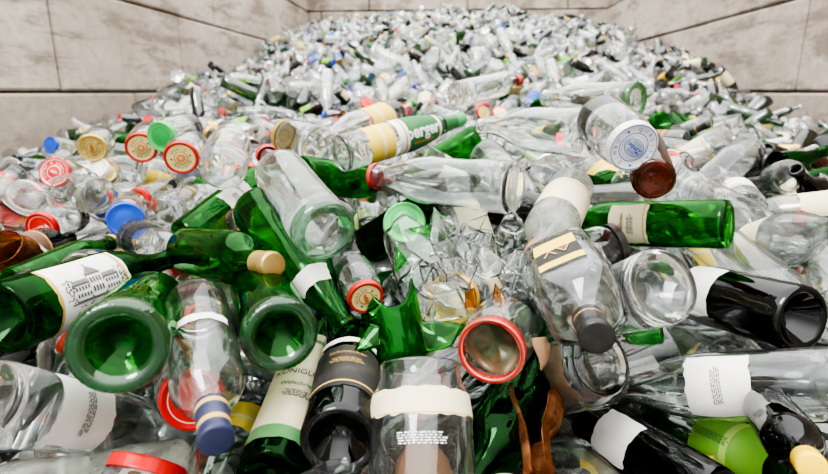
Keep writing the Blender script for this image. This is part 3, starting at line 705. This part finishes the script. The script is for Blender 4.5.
# ---------------------------------------------------------------- shards & broken glass
def shard_mesh(seed,R=.037,span=70,length=.07,th=.003):
    r=random.Random(seed); nr=4; a=math.radians(span)/2
    k=r.choice([3,4,4,5]); cor=[]
    for i in range(k):
        t=2*math.pi*(i+r.uniform(-.3,.3))/k; q=r.uniform(.5,1.35); cor.append((q*math.cos(t),q*math.sin(t)))
    rim=[]
    for i in range(k):
        x0,y0=cor[i]; x1,y1=cor[(i+1)%k]
        for j in range(6):
            f=j/6; w_=r.uniform(-.025,.025); rim.append((x0+(x1-x0)*f+w_,y0+(y1-y0)*f+w_))
    nb=len(rim); vs=[];fs=[]
    for side in(0,1):
        rr=R-side*th; s=len(vs); vs.append((rr,0,0))
        for q in range(1,nr+1):
            for i in range(nb):
                x,y=rim[i][0]*q/nr,rim[i][1]*q/nr; th_=a*x; z=length/2*y
                vs.append((rr*math.cos(th_),rr*math.sin(th_),z))
        for i in range(nb):
            j=(i+1)%nb; fs.append((s,s+1+i,s+1+j) if not side else (s,s+1+j,s+1+i))
            for q in range(nr-1):
                o0=s+1+q*nb; o1=o0+nb; f=(o0+i,o1+i,o1+j,o0+j); fs.append(f if not side else f[::-1])
    o0=1+(nr-1)*nb; o1=o0+1+nr*nb
    for i in range(nb):
        j=(i+1)%nb; fs.append((o0+i,o1+i,o1+j,o0+j))
    vs=[(x-R,y,z) for x,y,z in vs]
    me=mkmesh('glass_shard',vs,fs,True)
    ne=len(me.polygons)
    me.polygons.foreach_set('use_smooth',[True]*(ne-nb)+[False]*nb)
    return me
SH=[shard_mesh(i,R=random.uniform(.036,.05),span=random.uniform(50,105),length=random.uniform(.05,.10),th=.0024) for i in range(14)]
def put_shard(u,v,z,mesh,mat,lab,scale=1.0,dev=1.0):
    o=bpy.data.objects.new('glass_shard',mesh); COL.objects.link(o); setmat(o,mat)
    p=CAM+ray(u,v)*z; up=(CAM-p).normalized()+Vector((random.uniform(-.9,.9),random.uniform(-.6,.6),random.uniform(-.5,.9)))*dev
    up.normalize(); q=Vector((1,0,0)).rotation_difference(up)@Quaternion((1,0,0),random.uniform(0,6.28))
    M=q.to_matrix().to_4x4(); M.translation=p; o.matrix_world=M@Matrix.Diagonal((scale,scale,scale,1))
    o['label']=lab; o['category']='glass shard'; o['group']='broken glass shards'
def broken(name,cat,kind,z0,z1,jag,mat,b,w,m_,far,lab,seed,arc=1.0,fill=False):
    r=random.Random(seed); seg=48; L=LEN[kind]
    zs=np.linspace(z0,z1,14); th=.003
    a=r.uniform(0,6); c=r.choice([2,3]); ks=[r.uniform(-1,1) for _ in range(9)]
    j0=[0]*seg; j1=[0]*seg
    for i in range(seg):
        f=i/seg*9; k0=int(f)%9; fr=f-int(f); saw=ks[k0]*(1-fr)+ks[(k0+1)%9]*fr
        t=2*math.pi*i/seg; v=jag*(.45*math.sin(c*t+a)+.75*saw)
        j0[i]=v if z0>.001 else 0; j1[i]=v if z1<L-.001 else 0
    ni=int(seg*arc); vs=[];fs=[]; rows=len(zs)
    for side in(0,1):
        for k,z in enumerate(zs):
            f=k/(rows-1)
            for i in range(ni):
                zz=z+j0[i]*(1-f)**2+j1[i]*f**2
                zz=max(0,min(L,zz)); rr=rad_at(kind,zz)-side*th; t=2*math.pi*i/seg
                vs.append((rr*math.cos(t),rr*math.sin(t),zz))
    off=rows*ni
    full=arc>=1
    for k in range(rows-1):
        for i in range(ni if full else ni-1):
            j=(i+1)%ni; q=(k*ni+i,k*ni+j,(k+1)*ni+j,(k+1)*ni+i); fs.append(q); fs.append(tuple(off+x for x in q)[::-1])
    for k in(0,rows-1):
        for i in range(ni if full else ni-1):
            j=(i+1)%ni; q=(k*ni+i,k*ni+j,off+k*ni+j,off+k*ni+i); fs.append(q if k else q[::-1])
    if not full:
        for i in(0,ni-1):
            for k in range(rows-1): q=(k*ni+i,(k+1)*ni+i,off+(k+1)*ni+i,off+k*ni+i); fs.append(q)
    if z0<=.001 and full:
        s=len(vs); vs.append((0,0,.012)); vs.append((0,0,.018))
        for i in range(ni): j=(i+1)%ni; fs.append((s,j,i)); fs.append((s+1,off+i,off+j))
    me=mkmesh(name,vs,fs,True)
    z1_=F*2*RAD[kind]/w; d1=ray(*b); d2=ray(*m_); P1=CAM+d1*z1_; Lx=z1-z0
    a_=d2.dot(d2); b_=-2*z1_*d1.dot(d2); c_=z1_*z1_*d1.dot(d1)-Lx*Lx; D=b_*b_-4*a_*c_
    z2=(-b_+far*math.sqrt(D))/(2*a_) if D>0 else -b_/(2*a_); P2=CAM+d2*z2; ax=(P2-P1).normalized()
    o=bpy.data.objects.new(name,me); COL.objects.link(o); setmat(o,mat)
    M=orient(None,ax,r.uniform(0,6.28) if full else math.pi-arc*math.pi,CAM-P1).to_4x4(); M.translation=P1-ax*z0; o.matrix_world=M
    o['label']=lab; o['category']=cat; o['group']='broken glass shards'
    if fill:
        R=RAD[kind]*.86; vs=[];fs=[]; na=20; nz=10; rr=random.Random(9)
        for k in range(nz+1):
            for i in range(na+1):
                t=math.radians(60+170*i/na); q=R*(1+rr.uniform(-.06,.03)); vs.append((q*math.cos(t),q*math.sin(t),.015+.095*k/nz*(1+.15*math.sin(i*.9))))
        for k in range(nz):
            for i in range(na): s=k*(na+1)+i; fs.append((s,s+1,s+na+2,s+na+1))
        child(o,'brown_residue',mkmesh('brown_residue',vs,fs),'tan_paper')
broken('broken_wine_bottle','broken bottle','wine',0,.08,.045,'bright_green_glass',(402,362),60,(388,300),1,"green broken bottle bottom with jagged rim",1)
broken('broken_wine_bottle','broken bottle','wine',.04,.16,.045,'bright_green_glass',(520,395),58,(534,285),1,"bright green curved broken bottle wall",2,.25)
broken('broken_wine_bottle','broken bottle','burgundy',.05,.16,.03,'clear_glass',(470,290),56,(500,245),1,"clear broken bottle wall with jagged edge",3,.7)
broken('broken_wine_bottle','broken bottle','burgundy',.03,.15,.03,'clear_glass',(430,290),60,(410,240),1,"clear broken bottle body with jagged edge",4,1.0)
broken('broken_bottle_neck','broken bottle','wine',.185,.30,.03,'rusty_brown_glass',(530,405),66,(540,480),-1,"brown broken bottle neck with forked jagged end",5,.85)
broken('broken_wine_bottle','broken bottle','burgundy',.0,.12,.03,'amber_glass',(612,330),66,(560,352),1,"amber broken bottle half lying open",6,.5)
broken('broken_jar','broken jar','big_jar',.0,.11,.03,'clear_glass',(600,362),88,(545,378),1,"large broken clear jar with brown residue inside",8,1.0,True)
for u,v,z in [(372,335,.62),(440,335,.6),(440,225,.85),(415,240,.8),(640,330,.66),(205,180,1.05)]:
    put_shard(u,v,z,random.choice(SH),'green_glass',"curved green glass shard among broken bottles",.75,.5)
for u,v,z in [(470,330,.62),(400,255,.75)]:
    put_shard(u,v,z,random.choice(SH),'bright_green_glass',"curved bright green glass shard among broken bottles",.6)
for u,v,z,s in [(545,352,.6,.6)]:
    put_shard(u,v,z,random.choice(SH),'tan_paper',"dirty brown paper scrap on broken glass",s,.8)
for u,v,z in [(470,300,.66),(500,300,.64)]:
    put_shard(u,v,z,random.choice(SH),'amber_glass',"amber glass shard in the crushed patch",.6)
for _ in range(30):
    u=random.gauss(462,38); v=random.gauss(265,26); z=.60+max(0,(330-v))*.0022
    if math.hypot(u-490,v-350)<50: continue
    put_shard(u,v,z,random.choice(SH),'clear_glass',"curved clear glass shard in the crushed patch",random.uniform(.6,1.1),.8)
# ---------------------------------------------------------------- the mass of bottles
def lowprof(kind):
    return {'wine':[(0,.004),(.036,.0),(.0375,.06),(.0375,.12),(.0375,.19),(.028,.215),(.015,.24),(.0145,.28),(.0155,.3),(0,.3)],
    'jar':[(0,.003),(.038,0),(.04,.03),(.04,.06),(.04,.095),(.035,.105),(.036,.106),(.036,.118),(.034,.12),(0,.12)],
    'juice':[(0,.003),(.038,0),(.04,.05),(.04,.1),(.04,.15),(.032,.18),(.02,.215),(.018,.24),(.018,.26),(0,.26)]}[kind]
pm=['pile_clear','pile_pale','pile_green','pile_deep_green','pile_black','pile_brown','white_paper','cream_paper','green_paper','yellow_paper','gold_lid','red_foil','white_cap','blue_lid','gold_foil','green_foil','blue_paper']
pi_={k:i for i,k in enumerate(pm)}
V=[];FC=[];MI=[];base=0; SEG=12
cands=[]
for y in np.arange(-.6,11.8,.125):
    for x in np.arange(-2.85,2.95,.125):
        cands.append((x+random.uniform(-.07,.07),y+random.uniform(-.07,.07)))
for x,y in cands:
    halfw=.78*y+.5
    if abs(x+.065*y)>halfw and random.random()<.75: continue
    near=y<3.0
    kind=random.choices(['wine','jar','juice'],[4,4,3])[0]; prof=lowprof(kind)
    scl=random.uniform(.8,1.1) if near else random.choice([.75,.9,1.05,1.2,1.35]); L=prof[-1][1]
    if y<4: scl=min(scl,1.05)
    zz=float(surf(x,y))+(-.20+random.uniform(-.02,.0) if near else (-.02+random.uniform(-.10,.08)))
    az=random.uniform(0,6.283); el=random.uniform(-.5,.5) if near else random.uniform(-.9,.9); sl=math.atan2(float(surf(x,y+.1)-surf(x,y-.1)),.2)
    a=Vector((math.cos(az)*math.cos(el),math.sin(az)*math.cos(el),math.sin(el)+math.sin(az)*math.sin(sl))).normalized()
    ex=abs(a.x)*L*scl/2+.05*scl
    if x-ex<-2.95 or x+ex>3.02 or y+.22*scl>11.97: continue
    M=np.array(orient(None,a,random.uniform(0,6.28)))
    tilt=min(1,max(0,(x+.5)/3))
    wt=[5,5,1.4+.8*tilt,1.0+.8*tilt,1.2+2*tilt,.6+.5*tilt] if not near else [4,3,1.5,1.5,2,1]  # near mix holds extra black bottles, putting shade between the upper ones
    g=random.choices(['pile_clear','pile_pale','pile_green','pile_deep_green','pile_black','pile_brown'],wt)[0]
    lab=random.choice(['white_paper','white_paper','white_paper','cream_paper','green_paper','yellow_paper','blue_paper']) if random.random()<.3 else None
    cap=random.choice(['gold_lid','red_foil','white_cap','gold_foil','gold_lid','blue_lid','green_foil','red_foil']) if random.random()<.4 else g
    t=np.arange(SEG)*2*math.pi/SEG; loc=[]
    for r,z in prof[1:-1]:
        loc.append(np.stack([r*np.cos(t),r*np.sin(t),np.full(SEG,z)],1))
    loc=np.concatenate(loc); loc[:,2]-=L/2
    loc=np.concatenate([loc,[[0,0,prof[0][1]-L/2],[0,0,L/2]]])*scl
    w=loc@M.T+np.array([x,y,zz]); V.append(w); nrn=len(prof)-2
    for q in range(nrn-1):
        for i in range(SEG):
            j=(i+1)%SEG; FC.append((base+q*SEG+i,base+q*SEG+j,base+(q+1)*SEG+j,base+(q+1)*SEG+i))
            if lab and q in(1,2) and i<6: mm=lab
            elif q>=nrn-2: mm=cap
            else: mm=g
            MI.append(pi_[mm])
    c0=base+nrn*SEG
    for i in range(SEG):
        j=(i+1)%SEG; FC.append((c0,base+j,base+i)); MI.append(pi_[g]); k0=base+(nrn-1)*SEG; FC.append((c0+1,k0+i,k0+j)); MI.append(pi_[cap])
    base+=len(loc)
me=bpy.data.meshes.new('bottle_pile'); me.from_pydata(np.concatenate(V).tolist(),[],FC)
for k in pm: me.materials.append(MATS[k])
me.polygons.foreach_set('material_index',MI); me.polygons.foreach_set('use_smooth',[len(f)==4 for f in FC]); me.update()
o=bpy.data.objects.new('bottle_pile',me); COL.objects.link(o); o['kind']='stuff'; o['category']='pile of bottles'; o['label']="huge heap of mixed glass bottles and jars between concrete walls"
vs=[];fs=[]; xs=np.linspace(-2.93,2.99,60); ys=np.linspace(-2.6,11.9,140)
for y in ys:
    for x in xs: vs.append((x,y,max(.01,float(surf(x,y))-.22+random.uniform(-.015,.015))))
nx=len(xs)
for j in range(len(ys)-1):
    for i in range(nx-1): k=j*nx+i; fs.append((k,k+1,k+nx+1,k+nx))
me=mkmesh('crushed_glass',vs,fs); me.materials.append(MATS['crushed_glass_bed'])
o=bpy.data.objects.new('crushed_glass',me); COL.objects.link(o); o['kind']='stuff'; o['category']='crushed glass'; o['label']="bed of crushed mixed glass fragments filling the bay"
# ---------------------------------------------------------------- walls
def box(vs,fs,mi,lo,hi,m,bev=.018):
    c=[(l+h)/2 for l,h in zip(lo,hi)]; hh=[(h-l)/2 for l,h in zip(lo,hi)]
    ids={}
    for sx in(-1,1):
        for sy_ in(-1,1):
            for sz in(-1,1):
                for ax in range(3):
                    v=[]
                    for k,sg in enumerate((sx,sy_,sz)):
                        v.append(c[k]+sg*(hh[k]-(0 if k==ax else bev)))
                    ids[(sx,sy_,sz,ax)]=len(vs); vs.append(tuple(v))
    def f(l): fs.append(tuple(l)); mi.append(m)
    for ax in range(3):
        o1,o2=[k for k in range(3) if k!=ax]
        for sg in(-1,1):
            q=[]
            for a1,a2 in((-1,-1),(1,-1),(1,1),(-1,1)):
                t=[0,0,0]; t[ax]=sg;t[o1]=a1;t[o2]=a2; q.append(ids[(*t,ax)])
            f(q)
        for a1 in(-1,1):
            for a2 in(-1,1):
                q=[]
                for sg,w in((-1,o1),(1,o1),(1,o2),(-1,o2)):
                    t=[0,0,0]; t[ax]=sg;t[o1]=a1;t[o2]=a2; q.append(ids[(*t,w)])
                f(q)
    for t in itertools.product((-1,1),repeat=3): f([ids[(*t,k)] for k in range(3)])
def wall(name,axis,pos,sgn,a0,a1,mat,joint0,step=2.0):
    vs=[];fs=[];mi=[]
    rows=[0,.8,1.6,2.4,3.2,4.0,4.8]; g=.009
    for r in range(len(rows)-1):
        z0,z1=rows[r]+g,rows[r+1]-g
        k=joint0+(step/2 if r%2 else 0)-step*8
        while k<a1:
            s0=max(a0,k+g); s1=min(a1,k+step-g)
            if s1-s0>.05:
                ins,outs=pos+sgn*random.uniform(0,.012),pos+sgn*.4
                p0,p1=min(ins,outs),max(ins,outs)
                if axis=='x': box(vs,fs,mi,(p0,s0,z0),(p1,s1,z1),0)
                else: box(vs,fs,mi,(s0,p0,z0),(s1,p1,z1),0)
            k+=step
    q0,q1=sorted((pos+sgn*.05,pos+sgn*.37))
    if axis=='x': box(vs,fs,mi,(q0,a0+.02,.0),(q1,a1-.02,4.77),1)
    else: box(vs,fs,mi,(a0+.02,q0,0),(a1-.02,q1,4.77),1)
    me=mkmesh(name,vs,fs,False); me.materials.append(MATS[mat]); me.materials.append(MATS['joint_dark'])
    me.polygons.foreach_set('material_index',mi); o=bpy.data.objects.new(name,me); COL.objects.link(o); o['kind']='structure'; o['label']="wall of large stacked concrete blocks"; return o
wall('wall_left','x',-2.97,-1,-2.6,12.0,'warm_concrete',4.2)
wall('wall_right','x',3.04,1,-2.6,12.0,'grey_concrete',5.3)
wall('wall_back','y',12.0,1,-3.37,3.44,'grey_concrete',.3)
me=mkmesh('floor',[(-8,-9,0),(8,-9,0),(8,13,0),(-8,13,0)],[(0,1,2,3)],False); me.materials.append(MATS['floor_concrete'])
o=bpy.data.objects.new('floor',me); COL.objects.link(o); o['kind']='structure'
# ---------------------------------------------------------------- light
w=bpy.data.worlds.new('overcast'); scene.world=w; w.use_nodes=True; nt=w.node_tree; nt.nodes.clear()
out=nt.nodes.new('ShaderNodeOutputWorld'); bg=nt.nodes.new('ShaderNodeBackground'); tc=nt.nodes.new('ShaderNodeTexCoord'); sx=nt.nodes.new('ShaderNodeSeparateXYZ'); cr=nt.nodes.new('ShaderNodeValToRGB')
nt.links.new(tc.outputs['Generated'],sx.inputs[0]); nt.links.new(sx.outputs[2],cr.inputs[0]); nt.links.new(cr.outputs[0],bg.inputs[0]); nt.links.new(bg.outputs[0],out.inputs[0])
cr.color_ramp.elements[0].position=0; cr.color_ramp.elements[0].color=(.17,.17,.17,1); cr.color_ramp.elements[1].position=.75; cr.color_ramp.elements[1].color=(.98,.985,.99,1)
e=cr.color_ramp.elements.new(.3); e.color=(.34,.34,.34,1)
bg.inputs[1].default_value=4.4
sd=bpy.data.lights.new('sun','SUN'); sd.energy=2.6; sd.angle=math.radians(22); so=bpy.data.objects.new('sun',sd); COL.objects.link(so)
so.rotation_euler=(math.radians(28),math.radians(-18),0)
